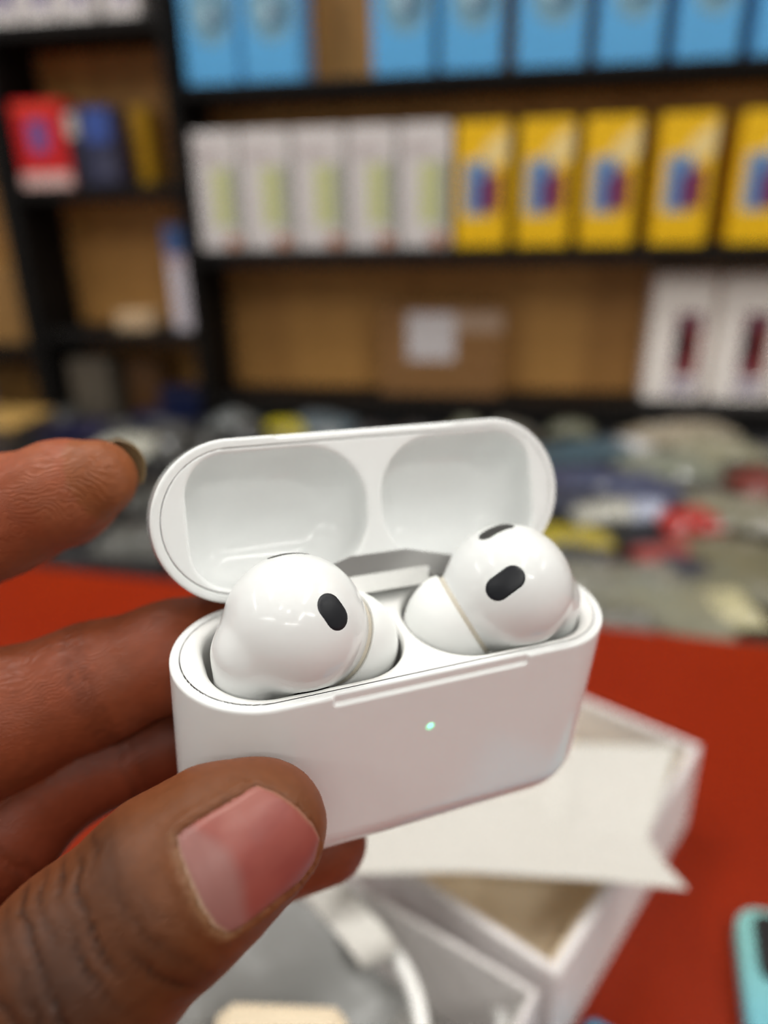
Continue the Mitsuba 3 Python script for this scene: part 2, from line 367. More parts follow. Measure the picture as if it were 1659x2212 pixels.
carton('small_beige_box', 'small beige pack lying on the lower board of the left bay', 'box', -0.50, W + 0.03, -0.146, 0.05, 0.035, 0.022, card('beige', 206, 176, 140))
for i, x in enumerate([-0.598, -0.552, -0.506, -0.452]):
    carton('white_small_box', f'white box with a violet picture, {ORD[i]} from the left atop the left bay', 'box', x, W + 0.025, 0.201, 0.042, 0.05, 0.11, wbox,
        [('printed_panel', card('violetgrey', 120, 112, 150), rrect(0.35, 0.14, 0.85, 0.6, 0.05))], 'white boxes at the top of the left bay')
carton('dark_blue_box', 'dark blue box low in the left bay beside the post', 'box', -0.445, W + 0.03, -0.31, 0.06, 0.05, 0.085, card('deepblue', 20, 28, 62))
carton('brown_box', 'brown box low in the left bay', 'box', -0.505, W + 0.045, -0.31, 0.05, 0.04, 0.12, card('brownbox', 92, 62, 36))
carton('grey_box', 'grey box low in the left bay', 'box', -0.575, W + 0.03, -0.31, 0.06, 0.05, 0.125, card('greybox', 92, 84, 74))
for i, (x, w, h, c) in enumerate([(-0.70, 0.08, 0.10, (150, 110, 60)), (-0.80, 0.09, 0.12, (120, 130, 140)), (-0.90, 0.08, 0.09, (170, 60, 50))]):
    carton('stored_box', ['brown stored box', 'blue grey stored box', 'brick red stored box'][i] + ' on the shelf at the far left', 'box', x, W + 0.04, -0.165, w, 0.06, h, card(f'stored{i}', *c))

# ------------------------------------------------------------------ the red counter and the dark glass-topped counter behind it
def red_lam(p, n, uv):
    g = fbm(p.x * 9 + 3, p.y * 9, 0.5, 3)
    w = 0.5 + 0.25 * noise(p.x * 1900, p.y * 260) + 0.25 * noise(p.x * 260, p.y * 1900)
    return mix((0.155, 0.0085, 0.0006), (0.215, 0.015, 0.001), g) * (0.82 + 0.36 * w)
red_mat = principled('red_laminate', mikit.proc(red_lam), 0.40, 0.14)
counter_body = principled('counter_body', (0.05, 0.04, 0.035), 0.5, 0.3)
ct = tag('red_counter', 'shop counter with a bright orange red top', 'counter')
put_mesh('counter_top', slab(Polygon([(-1.0, -0.45), (1.0, -0.45), (1.0, 0.318), (-1.0, 0.452)]), COUNTER - 0.03, COUNTER), red_mat, ct)
put_mesh('counter_body', slab(Polygon([(-0.98, -0.40), (0.98, -0.40), (0.98, 0.30), (-0.98, 0.43)]), 0.0, COUNTER - 0.03), counter_body, ct)
GZ = COUNTER - 0.022
glass_top = principled('dark_glass', (0.012, 0.012, 0.013), 0.12, 0.5)
gk = tag('glass_counter', 'low dark counter behind the red one, heaped with packets', 'counter')
put_mesh('counter_top', slab(Polygon([(-1.0, 0.462), (1.0, 0.328), (1.0, 0.872), (-1.0, 0.872)]), GZ - 0.02, GZ), glass_top, gk)
put_mesh('counter_body', slab(Polygon([(-0.98, 0.50), (0.98, 0.37), (0.98, 0.86), (-0.98, 0.86)]), 0.0, GZ - 0.02), counter_body, gk)

# packets heaped on it
def pillow(w, l, t, seed, nx=9, ny=8):
    u, v = np.meshgrid(np.linspace(-1, 1, nx), np.linspace(-1, 1, ny), indexing='ij')
    prof = (1 - np.abs(u) ** 3.5) * (1 - np.abs(v) ** 3.5)
    q = np.stack([u * w * 18, v * l * 18, 0 * u + seed * 3.1], -1)
    n1, n2 = meshkit.fbm(q * 2.2, 3, seed), meshkit.fbm(q * 2.2 + 9, 3, seed + 1)
    wav = (meshkit.noise(q * 0.9 + 5, seed + 2) - 0.5) * t * 0.7
    x = u * w / 2 * (1 + 0.08 * (n1 - 0.5)); y = v * l / 2 * (1 + 0.08 * (n2 - 0.5))
    top = wav + prof * t * (0.25 + 0.75 * n1) + 0.0006; bot = wav * 0.6 - prof * t * 0.22 * n2 - 0.0006
    V = np.vstack([np.stack([x, y, top], -1).reshape(-1, 3), np.stack([x, y, bot], -1).reshape(-1, 3)])
    idx = np.arange(nx * ny).reshape(nx, ny)
    f = np.stack([idx[:-1, :-1], idx[1:, :-1], idx[1:, 1:], idx[:-1, 1:]], -1).reshape(-1, 4)
    N = nx * ny
    ring = np.concatenate([idx[0, :], idx[1:, -1], idx[-1, -2::-1], idx[-2:0:-1, 0]])
    side = [[ring[i], ring[(i + 1) % len(ring)], ring[(i + 1) % len(ring)] + N, ring[i] + N] for i in range(len(ring))]
    f = np.vstack([f, f[:, ::-1] + N, side])
    m = trimesh.Trimesh(V, np.vstack([f[:, [0, 1, 2]], f[:, [0, 2, 3]]]), process=False)
    m.fix_normals()
    m.apply_translation((0, 0, -V[:, 2].min()))
    return m
PK = {}
def film(name, r, g, b, rough=0.11):
    if name not in PK:
        PK[name] = principled('film_' + name, [0.62 * c for c in srgb(r, g, b)], rough, 0.6, clearcoat=0.6, clearcoat_gloss=0.9)
    return PK[name]
GREYS = [('pewter', 104, 102, 94), ('stone', 132, 128, 112), ('ash', 84, 86, 84), ('fog', 150, 148, 138), ('charcoal', 44, 44, 46), ('moss', 110, 112, 92), ('steelblue', 78, 90, 100), ('sand', 146, 138, 112)]
SPECIAL = [  # pixel of the photograph, name, colour, size in metres
 ((1240, 1143), 'yellow', (178, 160, 30), (0.062, 0.026)), ((1490, 1108), 'bright red', (178, 34, 26), (0.055, 0.048)), ((1440, 1178), 'dusty red', (150, 66, 66), (0.05, 0.03)), ((1482, 1216), 'navy', (44, 46, 62), (0.045, 0.026)),
 ((1320, 1032), 'slate blue', (70, 76, 104), (0.13, 0.06)), ((1262, 962), 'teal grey', (70, 92, 104), (0.11, 0.06)), ((1352, 955), 'white', (206, 206, 206), (0.055, 0.05)), ((1572, 1296), 'cream', (206, 198, 156), (0.04, 0.045)),
 ((1322, 1090), 'pale grey', (186, 184, 172), (0.065, 0.035)), ((1402, 1092), 'ice blue', (178, 184, 206), (0.04, 0.035)), ((1250, 1190), 'dark grey', (62, 64, 68), (0.06, 0.03)), ((617, 915), 'lemon yellow', (190, 174, 20), (0.055, 0.05)),
 ((276, 950), 'silver white', (196, 194, 180), (0.08, 0.06)), ((170, 915), 'dark navy', (28, 28, 58), (0.09, 0.08)), ((500, 900), 'dull silver', (112, 116, 116), (0.06, 0.06)), ((700, 905), 'grey blue', (86, 100, 108), (0.08, 0.06)),
 ((1450, 905), 'beige', (160, 148, 126), (0.12, 0.06)), ((1560, 960), 'light khaki', (150, 146, 122), (0.09, 0.07)), ((1440, 990), 'sage grey', (128, 132, 116), (0.10, 0.07)), ((1640, 1030), 'brick', (126, 52, 44), (0.05, 0.05)),
 ((1600, 1090), 'clear grey', (136, 132, 114), (0.09, 0.09)), ((1585, 1200), 'clear olive', (120, 116, 94), (0.08, 0.10)), ((1330, 1240), 'clear stone', (132, 130, 118), (0.10, 0.06)), ((1420, 1290), 'clear sand', (140, 138, 118), (0.10, 0.05)),
 ((1300, 1310), 'clear ash', (116, 114, 104), (0.07, 0.03)), ((60, 870), 'amber', (196, 156, 90), (0.09, 0.09)), ((395, 860), 'midnight blue', (18, 26, 58), (0.08, 0.05)), ((210, 1010), 'black', (24, 24, 28), (0.10, 0.08)), ((290, 1150), 'dim silver', (92, 92, 88), (0.06, 0.05)),
 ((330, 1060), 'dim grey', (66, 66, 62), (0.06, 0.05)), ((1240, 1060), 'blue black', (52, 56, 74), (0.09, 0.05))]
def on_plane(px, py, z):
    d = M @ np.array([(px - CX) / F, (py - CY) / F, 1.0]); return (d * (z - CAM[2]) / d[2])[:2]
boxes = []
def free(x, y, r): return all((x - a) ** 2 + (y - b) ** 2 > (0.5 * (r + c)) ** 2 for a, b, c in boxes)
for i, (pq, nm, c, (w, l)) in enumerate(SPECIAL):
    x, y = on_plane(*pq, GZ + 0.012)
    y = min(y, 0.872 - 0.5 * l)
    k = tag(fresh('packet'), f'{nm} plastic packet lying in the heap on the dark counter', 'packet')
    scene[k] = mikit.ply(at(pillow(w, l, 0.016, i), x, y, GZ, rng.uniform(-0.35, 0.35)), film(f'special{i}', *c), smooth=60)
    boxes.append((x, y, max(w, l) * 0.9))
nfill, seen = 0, {}
NTH = ['first', 'second', 'third', 'fourth', 'fifth', 'sixth', 'seventh', 'eighth', 'ninth', 'tenth', 'eleventh', 'twelfth', 'thirteenth', 'fourteenth', 'fifteenth', 'sixteenth', 'seventeenth', 'eighteenth']
TONE = {'pewter': 'pewter grey', 'stone': 'stone grey', 'ash': 'ash grey', 'fog': 'pale grey', 'charcoal': 'charcoal', 'moss': 'mossy grey', 'steelblue': 'bluish grey', 'sand': 'sandy grey', 'ink': 'blackish', 'ash_dark': 'dark ash'}
for gy in np.arange(0.41, 0.86, 0.042):
    for gx in np.arange(-0.62, 0.62, 0.052):
        x, y = gx + rng.uniform(-0.015, 0.015), gy + rng.uniform(-0.010, 0.010)
        if y < 0.433 - 0.067 * x - 0.0 or abs(x) > 0.62 * y + 0.06: continue
        w, l = rng.uniform(0.04, 0.07), rng.uniform(0.03, 0.05)
        if not free(x, y, 0.75 * max(w, l)): continue
        left = x < -0.10
        g = GREYS[rng.integers(0, len(GREYS))]
        if left: g = [('charcoal', 44, 44, 46), ('ink', 30, 31, 36), ('ash_dark', 60, 60, 58), ('ink', 30, 31, 36)][rng.integers(0, 4)]
        row = int(round((gy - 0.41) / 0.042)); seen[row] = seen.get(row, 0) + 1
        k = tag(fresh('clear_packet'), f"{TONE[g[0]]} film packet, {NTH[seen[row] - 1]} from the left in the {NTH[row]} row behind the red counter", 'packet', 'film packets heaped on the dark counter')
        scene[k] = mikit.ply(at(pillow(w, l, 0.021, 100 + nfill), x, y, GZ, rng.uniform(-0.6, 0.6)), film(*g), smooth=60)
        boxes.append((x, y, max(w, l) * 0.9)); nfill += 1
# a flat box at the far left of the heap
fx, fy = on_plane(20, 735, GZ + 0.085)
kf = tag('flat_box', 'flat box with a dull green top and lilac edge at the far left', 'box')
put_mesh('carton', at(rbox(0.16, 0.12, 0.07, 0.002), fx - 0.055, min(fy, 0.80), GZ + 0.012, 0.15), card('lilacgrey', 120, 116, 136), kf)
put_mesh('top_print', at(rbox(0.15, 0.11, 0.0006, 0.0002), fx - 0.055, min(fy, 0.80), GZ + 0.0821, 0.15), card('dullgreen', 120, 132, 104), kf)

# ------------------------------------------------------------------ packaging on the counter
paper = principled('paper', (0.53, 0.51, 0.475), 0.6, 0.25)
paper_in = principled('paper_cream', (0.74, 0.62, 0.45), 0.65, 0.2)
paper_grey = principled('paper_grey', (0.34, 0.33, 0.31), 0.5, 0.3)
card_lilac = principled('card_white', (0.60, 0.565, 0.56), 0.4, 0.35)
def open_box(name, label, corner, dr_, db_, ln, wd, h, th, mats, tray=None):
    """corner: its right back corner; dr_ runs along the right wall towards the camera, db_ along the back wall."""
    key = tag(name, label, 'box')
    c, a, b = np.array(corner), np.array(dr_) / np.linalg.norm(dr_), np.array(db_) / np.linalg.norm(db_)
    def wall(nm, u0, u1, v0, v1, z0, z1, mat):
        m = rbox(u1 - u0, v1 - v0, z1 - z0, 0.0006)
        m.apply_translation(((u0 + u1) / 2, (v0 + v1) / 2, z0))
        R = np.eye(4); R[:2, 0] = a; R[:2, 1] = b
        if np.linalg.det(R[:2, :2]) < 0: m.invert()
        R[:3, 3] = (c[0], c[1], COUNTER)
        m.apply_transform(R); m.fix_normals()
        return put_mesh(nm, m, mat, key)
    o, i, fl = mats
    wall('side_wall', 0, ln, 0, th, 0, h, o); wall('side_wall', 0, ln, wd - th, wd, 0, h, o)
    wall('side_wall', 0, th, th, wd - th, 0, h, o); wall('side_wall', ln - th, ln, th, wd - th, 0, h, o)
    wall('box_floor', th, ln - th, th, wd - th, 0, 0.003, fl)
    if tray: wall('inner_tray', th + 0.0024, ln - th - 0.0024, th + 0.0004, wd - th - 0.0004, 0.003, tray, fl)
    k = wall('inner_frame', th, ln - th, th, th + 0.0022, 0.003, h - 0.004, i); wall('inner_frame', ln - th - 0.0022, ln - th, th + 0.0022, wd - th, 0.003, h - 0.004, i)
    return key
open_box('packaging_box', 'open white packaging box with a cream inside on the red counter', (0.0771, 0.2343), (-0.5, -0.866), (-0.866, 0.5), 0.115, 0.112, 0.040, 0.0030, (card_lilac, paper_in, paper_in), 0.021)
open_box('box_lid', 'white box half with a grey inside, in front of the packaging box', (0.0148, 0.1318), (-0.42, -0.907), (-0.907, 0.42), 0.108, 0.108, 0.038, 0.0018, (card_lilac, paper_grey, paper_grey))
def at_px(px, py, z):
    x, y = on_plane(px, py, CAM[2] + z); return np.array([x, y, CAM[2] + z])
# the loose white card over the box
nL = 26
back = [at_px(1000, 1596, -0.196), at_px(1210, 1606, -0.194), at_px(1462, 1613, -0.1872)]
right = [at_px(1462, 1613, -0.1872), at_px(1434, 1705, -0.1868), at_px(1398, 1808, -0.1855), at_px(1430, 1860, -0.182), at_px(1484, 1920, -0.1765)]
front = [at_px(640, 1882, -0.168), at_px(740, 1890, -0.1700), at_px(1000, 1884, -0.1745), at_px(1300, 1902, -0.178), at_px(1484, 1920, -0.1765)]
left = [at_px(1000, 1596, -0.196), at_px(850, 1730, -0.184), at_px(640, 1882, -0.168)]
def poly3(pts, n):
    Q = np.array(pts); q = np.r_[0, np.cumsum(np.linalg.norm(np.diff(Q, axis=0), axis=1))]; t = np.linspace(0, q[-1], n)
    return np.stack([np.interp(t, q, Q[:, k]) for k in range(3)], 1)
Bk, Rt, Ft, Lf = poly3(back, nL), poly3(right, nL), poly3(front, nL), poly3(left, nL)
s_, t_ = np.meshgrid(np.linspace(0, 1, nL), np.linspace(0, 1, nL), indexing='ij')
G = ((1 - t_)[..., None] * Bk[:, None] + t_[..., None] * Ft[:, None] + (1 - s_)[..., None] * Lf[None] + s_[..., None] * Rt[None]
     - (((1 - s_) * (1 - t_))[..., None] * Bk[0] + (s_ * (1 - t_))[..., None] * Bk[-1] + ((1 - s_) * t_)[..., None] * Ft[0] + (s_ * t_)[..., None] * Ft[-1]))
G[..., 2] += 0.004 * np.exp(-((s_ - 0.35) / 0.22) ** 2 - ((t_ - 0.55) / 0.25) ** 2) - 0.0045 * np.exp(-((s_ - 0.62 - 0.25 * (t_ - 0.5)) / 0.07) ** 2 - ((t_ - 0.5) / 0.2) ** 2)
scene['paper_card'] = mikit.ply(sheet(G, 0.0005), paper, smooth=50)
tag('paper_card', 'loose white card lying across the open box, one sharp corner sticking out', 'card')
# what lies in the front half
def strip(pts, width_vec, name, mat, th=0.0006):
    C = np.array(pts); w = np.array(width_vec)
    g = np.stack([C + w * k for k in np.linspace(-0.5, 0.5, 7)], 1)
    return sheet(g, th)
def smooth_path(pts, n=40):
    from scipy.interpolate import make_interp_spline
    Q = np.array(pts); t = np.linspace(0, 1, len(Q))
    return make_interp_spline(t, Q, k=min(3, len(Q) - 1))(np.linspace(0, 1, n))
slv = smooth_path([at_px(668, 1885, -0.188), at_px(722, 1948, -0.1845), at_px(780, 2012, -0.183), at_px(822, 2072, -0.188)], 24)
scene['paper_sleeve'] = mikit.ply(sheet(np.stack([slv + (np.array([0.0046, 0.0030, 0.0006]) * k) for k in np.linspace(-1, 1, 9)], 1), 0.0006), paper, smooth=50)
tag('paper_sleeve', 'short curved white paper sleeve beside the grey box half', 'paper sleeve')
cab = smooth_path([at_px(835, 2050, -0.196), at_px(862, 2075, -0.192), at_px(890, 2130, -0.190), at_px(908, 2200, -0.190), at_px(915, 2300, -0.192), at_px(900, 2420, -0.196)], 40)
scene['cable'] = mikit.ply(tube(cab, 0.0021, 12), white_satin, smooth=50)
tag('cable', 'white charging cable end curving down the grey box half', 'cable')
cab2 = smooth_path([at_px(905, 2050, -0.2105), at_px(990, 2105, -0.2085), at_px(1070, 2160, -0.208), at_px(1090, 2230, -0.209), at_px(1040, 2330, -0.2105)], 40)
scene['cable_001'] = mikit.ply(tube(cab2, 0.0026, 12), white_satin, smooth=50)
tag('cable_001', 'pale cable loop lying along the inner wall of the grey box half', 'cable')
gs_, gt_ = np.meshgrid(np.linspace(0, 1, 24), np.linspace(0, 1, 24), indexing='ij')
c00, c10, c01, c11 = at_px(300, 2260, -0.176), at_px(600, 1935, -0.176), at_px(640, 2420, -0.196), at_px(905, 2150, -0.1995)
Gf = ((1 - gs_) * (1 - gt_))[..., None] * c00 + (gs_ * (1 - gt_))[..., None] * c10 + ((1 - gs_) * gt_)[..., None] * c01 + (gs_ * gt_)[..., None] * c11
Gf[..., 2] += 0.004 * np.sin(gt_ * 5.0 + 1.0) * (1 - 0.3 * gs_) + 0.002 * np.sin(gs_ * 7 + gt_ * 3)
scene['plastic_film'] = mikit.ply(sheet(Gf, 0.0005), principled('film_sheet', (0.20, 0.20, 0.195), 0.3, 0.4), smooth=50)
tag('plastic_film', 'greyish white curled wrapping sheet below the thumb', 'wrapping sheet')
ad = rbox(0.030, 0.024, 0.012, 0.003)
ap = at_px(610, 2225, -0.170)
scene['white_block'] = mikit.ply(at(ad, ap[0], ap[1] - 0.006, ap[2] - 0.010, 0.12), paper_in, smooth=40)
tag('white_block', 'small cream block with rounded corners lying on the wrapping sheet', 'block')
# phone lying on the counter
def phone(name, label, corner, along_, side_, ln, wd, mat):
    key = tag(name, label, 'phone')
    a, b = np.array(along_) / np.linalg.norm(along_), np.array(side_) / np.linalg.norm(side_)
    R = np.eye(4); R[:2, 0] = b; R[:2, 1] = a; R[:3, 3] = (corner[0], corner[1], COUNTER)
    def put_(nm, m, mt):
        m = m.copy(); m.apply_transform(R); m.fix_normals(); return put_mesh(nm, m, mt, key)
    core = rrect(0, 0, wd, ln, 0.009)
    lay = [slab(core.buffer(-0.0012), 0, 0.0008), slab(core, 0.0006, 0.0068), slab(core.buffer(-0.0010), 0.0066, 0.0080)]
    put_('body', joined(lay), mat)
    kc = put_('camera_island', slab(rrect(0.0052, 0.0042, 0.0205, 0.0275, 0.004), 0.0078, 0.0096), black_gloss)
    for yy in (0.010, 0.021):
        m = trimesh.creation.cylinder(0.0042, 0.0006, sections=24); m.apply_translation((0.0128, yy, 0.0098)); m.apply_transform(R); m.fix_normals()
        put_mesh('lens', m, black_gloss, kc)
    return key
teal = plastic('teal_gloss', mikit.proc(lambda p, n, uv: mix((0.10, 0.36, 0.50), (0.19, 0.44, 0.42), smoothstep(0.12, 0.19, p.y))), 0.1)
phone('phone', 'pale teal phone face down on the red counter, its camera island showing', (0.0838, 0.1945), (-0.16, -0.987), (0.987, -0.16), 0.155, 0.073, teal)
blue_p = plastic('blue_plastic', srgb(40, 150, 190), 0.1)
scene['blue_packet'] = mikit.ply(at(rbox(0.010, 0.05, 0.008, 0.002), 0.0262, 0.1235, COUNTER, -0.42), blue_p, smooth=30)
tag('blue_packet', 'narrow blue pack beside the near corner of the packaging box', 'packet')

# ------------------------------------------------------------------ the open earbud case (modelled in millimetres: x along it, y to its back, z up)
RC = np.array([[0.924953, -0.37407, 0.067331], [-0.113471, -0.440843, -0.890383], [0.362748, 0.815922, -0.450206]])
TC = np.array([2.4508, 15.1202, 97.1687])
LID_A, LID_Y, LID_Z = 1.99334, 9.9248, 2.2062
RLID = np.array([[1, 0, 0], [0, math.cos(LID_A), math.sin(LID_A)], [0, -math.sin(LID_A), math.cos(LID_A)]])
HINGE = np.array([0, LID_Y, LID_Z])
def case_to_world(v): return CAM + (np.asarray(v) @ RC.T + TC) @ M.T / 1000.0
def case_dir(n): return np.asarray(n) @ RC.T @ M.T
def lid_pose(v): return HINGE + (np.asarray(v) - HINGE) @ RLID.T
def put_sdf(name, fn, lo, hi, h, mat, parent, lid=False, eps=0.05):
    v, f, n = surface(fn, lo, hi, h, eps)
    if lid: v, n = lid_pose(v), n @ RLID.T
    return put(name, ply_with_normals(case_to_world(v), f, case_dir(n), mat), parent)
def put_case(name, mesh, mat, parent, lid=False, smooth=30):
    m = mesh.copy()
    v = np.array(m.vertices)
    m.vertices = case_to_world(lid_pose(v) if lid else v)
    return put_mesh(name, m, mat, parent, smooth)

def stadium2(p, r=10.85, hx=30.3):
    dx = np.maximum(np.abs(p[:, 0]) - (hx - r), 0)
    return np.sqrt(dx ** 2 + p[:, 1] ** 2 + 1e-9) - r
def case_outer(p):
    rr = 8.5
    d2 = stadium2(p)
    wx, wz = d2 + rr, np.abs(p[:, 2] + 8.6) - 22.6 + rr
    return np.minimum(np.maximum(wx, wz), 0) + np.sqrt(np.maximum(wx, 0) ** 2 + np.maximum(wz, 0) ** 2) - rr
def box3(p, c, h, r):
    q = np.abs(p - np.array(c)) - (np.array(h) - r)
    return np.linalg.norm(np.maximum(q, 0), axis=1) + np.minimum(q.max(1), 0) - r
def round2(p, cx, hx, hy, r_in, r_out):
    """Rounded rectangle about (+-cx, 0), its corners towards the middle of the case rounded by r_in."""
    x = np.abs(p[:, 0]) - cx
    r = np.where(x > 0, r_out, r_in)
    qx, qy = np.abs(x) - hx + r, np.abs(p[:, 1]) - hy + r
    return np.minimum(np.maximum(qx, qy), 0) + np.sqrt(np.maximum(qx, 0) ** 2 + np.maximum(qy, 0) ** 2) - r
def notch(p, sgn):
    return box3(p, (0, -11.4, -0.0), (13.2, 0.95, 1.45), 0.45)
def base_shell(p):
    d = smax(case_outer(p), p[:, 2], 0.55)
    d = smax(d, -notch(p, -1), 0.35)
    core = smax(stadium2(p) + 1.25, -(p[:, 2] + 15), 0.3)
    return smax(d, -core, 0.14)
def base_liner(p):
    d = smax(smax(stadium2(p) + 1.28, p[:, 2] + 0.02, 0.14), -(p[:, 2] + 15.5), 0.3)
    pk = smax(round2(p, 13.5, 12.6, 8.4, 7.6, 7.0), -(p[:, 2] + 14.0), 2.0)
    return smax(d, -pk, 1.3)
def lid_shell(p):
    d = smax(case_outer(p), -p[:, 2], 0.55)
    d = smax(d, -notch(p, 1), 0.35)
    core = smax(stadium2(p) + 1.25, p[:, 2] - 11.5, 0.3)
    return smax(d, -core, 0.14)
def lid_liner(p):
    d = smax(smax(stadium2(p) + 1.28, -p[:, 2] + 0.02, 0.14), p[:, 2] - 12.2, 0.3)
    d2 = round2(p, 13.4, 12.2, 8.85, 8.3, 5.6)
    rr = 5.5
    wx, wz = d2 + rr, p[:, 2] - 9.8 + rr
    pk = np.minimum(np.maximum(wx, wz), 0) + np.sqrt(np.maximum(wx, 0) ** 2 + np.maximum(wz, 0) ** 2) - rr
    return smax(d, -pk, 0.7)

case = tag('earbud_case', 'glossy white pill-shaped earbud charging case held open in the hand', 'earbud case')
kb = put_sdf('base', base_shell, (-31.5, -12, -33), (31.5, 12, 1), 0.26, white_gloss, case)
put_sdf('liner', base_liner, (-31, -11.5, -17), (31, 11.5, 1), 0.24, white_satin, kb)
kl = put_sdf('lid', lid_shell, (-31.5, -12, -1), (31.5, 12, 15), 0.26, white_gloss, case, lid=True)
put_sdf('liner', lid_liner, (-31, -11.5, -1), (31, 11.5, 13), 0.24, white_gloss, kl, lid=True)
# steel hinge: a plate on the lid, a folded leaf below it with a slot, a pin
plate = slab(Polygon([(-12.4, 8.9), (-4.2, 6.7), (4.0, 6.75), (12.4, 8.9), (12.4, 11.2), (7.4, 11.2), (7.4, 9.75), (-12.4, 9.75)]), -0.16, 0.3)
kh = put_case('hinge_plate', plate, steel, case, lid=True)
leafp = Polygon([(-12, 9.55), (6.9, 9.55), (6.9, 11.9), (-12, 11.9)])
leaf = slab(leafp, -0.2, 0.2)
lv = np.array(leaf.vertices); lv[:, 2] -= 0.42 * (lv[:, 1] - 9.55); leaf.vertices = lv
put_case('leaf', leaf, steel_light, kh, lid=True)
pin = at(trimesh.creation.cylinder(0.55, 24, sections=18), 0, 10.6, 0.35, ry=math.pi / 2)
put_case('pin', pin, steel, kh)
kd = 'earbud_case__status_light'
led = at(trimesh.creation.cylinder(0.42, 0.12, sections=24), -0.1, -10.85, -8.1, rx=math.pi / 2)
led.vertices = case_to_world(led.vertices)
s = mikit.ply(led, white_satin, smooth=30)
s['emitter'] = {'type': 'area', 'radiance': rgb(0.10, 1.7, 1.0)}
put('status_light', s, case)
glow = at(trimesh.creation.annulus(0.42, 0.72, 0.06, sections=28), -0.1, -10.85, -8.2, rx=math.pi / 2)
glow.vertices = case_to_world(glow.vertices)
s = mikit.ply(glow, white_satin, smooth=30)
s['emitter'] = {'type': 'area', 'radiance': rgb(0.03, 0.42, 0.16)}
put('ring', s, kd)
labels[kd] = {'label': 'small lit green status light'}
labels[kh] = {'label': 'brushed steel hinge plate'}

# ------------------------------------------------------------------ the two earbuds
def earbud(side, label, win, vent, wl=6.0):
    key = tag(fresh('earbud'), label, 'earbud', 'white earbuds seated in the open case')
    C = np.array([side * 15.2, -1.0, 3.8])
    ax = np.array([-side * 0.82, 0.12, -0.55]); ax /= np.linalg.norm(ax)
    def shell(p):
        d = np.linalg.norm(p - C, axis=1) - 8.7
        d = smin(d, cone(p, C + ax * 1.0, C + ax * 5.5, 6.6, 5.6), 2.0)
        S = np.array([side * 20.7, -2.2, 1.7])
        sh = round_cone(p, C, S, 8.7, 4.8)
        st = round_cone(p, S, (side * 22.1, -3.2, -4.0), 4.8, 3.6)
        st = smin(st, round_cone(p, (side * 22.1, -3.2, -4.0), (side * 22.2, -4.0, -12.5), 3.6, 3.1), 0.6)
        return smin(smin(d, sh, 0.5), st, 1.0)
    lo, hi = C - np.array([12, 11, 17]), C + np.array([12, 11, 11])
    v, f, n = surface(shell, lo, hi, 0.24)
    put('shell', ply_with_normals(case_to_world(v), f, case_dir(n), bud_gloss), key)
    # ear tip: a lathed silicone dome about the nozzle's axis
    def lathe(prof, mat, name, parent):
        m = trimesh.creation.revolve(np.array([(r, z) for z, r in prof]), sections=72)
        m.apply_transform(trimesh.geometry.align_vectors([0, 0, 1], ax)); m.apply_translation(C)
        v = np.array(m.vertices); m.vertices = case_to_world(v)
        return put_mesh(name, m, mat, parent, smooth=40)
    kt = lathe([(8.0, 5.2), (7.45, 6.0), (7.4, 6.4), (7.6, 6.62), (8.4, 6.75), (9.6, 6.68), (10.9, 6.38), (12.2, 5.85), (13.4, 5.05), (14.4, 4.15), (15.1, 3.2), (15.3, 2.5), (15.0, 1.9), (13.6, 1.7), (10, 1.7)], rubber, 'ear_tip', key)
    lathe([(4.6, 5.9), (4.8, 6.2), (8.0, 6.0), (8.4, 5.4)], rubber_ring, 'base_ring', kt)
    def patch(name, n, u, ln, wd, mat, lift):
        n = np.array(n, float); n /= np.linalg.norm(n)
        u = np.array(u, float); u -= n * (u @ n); u /= np.linalg.norm(u); w = np.cross(n, u)
        hs = (ln - wd) / 2
        out = np.array(Polygon([(-hs, 0), (hs, 0), (0, 1e-6)]).buffer(wd / 2, quad_segs=16).exterior.segmentize(0.2).coords)
        seg = np.r_[0, np.cumsum(np.linalg.norm(np.diff(out, axis=0), axis=1))]
        q = np.linspace(0, seg[-1], 49)[:-1]
        out = np.c_[np.interp(q, seg, out[:, 0]), np.interp(q, seg, out[:, 1])][::-1]
        rings = [out * t for t in np.linspace(0, 1, 9)[1:]]
        uv = np.vstack([[[0, 0]]] + rings)
        P = C + n * 9.6 + uv[:, :1] * u + uv[:, 1:] * w
        for _ in range(40): P = P - n * shell(P)[:, None] * 0.9
        rim = np.r_[0, np.repeat(np.linspace(0, 1, 9)[1:], 48)]
        P = P + n * (np.where(rim > 0.95, -0.08, lift))[:, None]
        f = [(0, 1 + j, 1 + (j + 1) % 48) for j in range(48)]
        for i in range(7):
            for j in range(48):
                a, b, c, d = 1 + i * 48 + j, 1 + i * 48 + (j + 1) % 48, 1 + (i + 1) * 48 + j, 1 + (i + 1) * 48 + (j + 1) % 48
                f += [(a, c, d), (a, d, b)]
        m = trimesh.Trimesh(case_to_world(P), np.array(f), process=False)
        k = put_mesh(name, m, mat, key, smooth=True)
        labels[k] = {'label': 'black oval sensor window' if name == 'sensor_window' else 'black vent on top'}
    patch('sensor_window', *win, wl, 3.4, window_black, 0.05)
    patch('vent', *vent, 6.0, 2.6, black_mesh, 0.05)
    return key
earbud(-1, 'left white earbud in the open case, its stem side towards the thumb',
       ((0.31, -0.70, 0.63), (0.16, -0.16, -0.27)), ((0.04, 0.5, 0.86), (1, 0.0, 0)), 5.0)
earbud(1, 'right white earbud in the open case, its black oval window in full view',
       ((-0.52, -0.64, 0.57), (0.39, -0.05, 0.32)), ((-0.22, 0.24, 0.94), (1, 0.15, 0.2)))

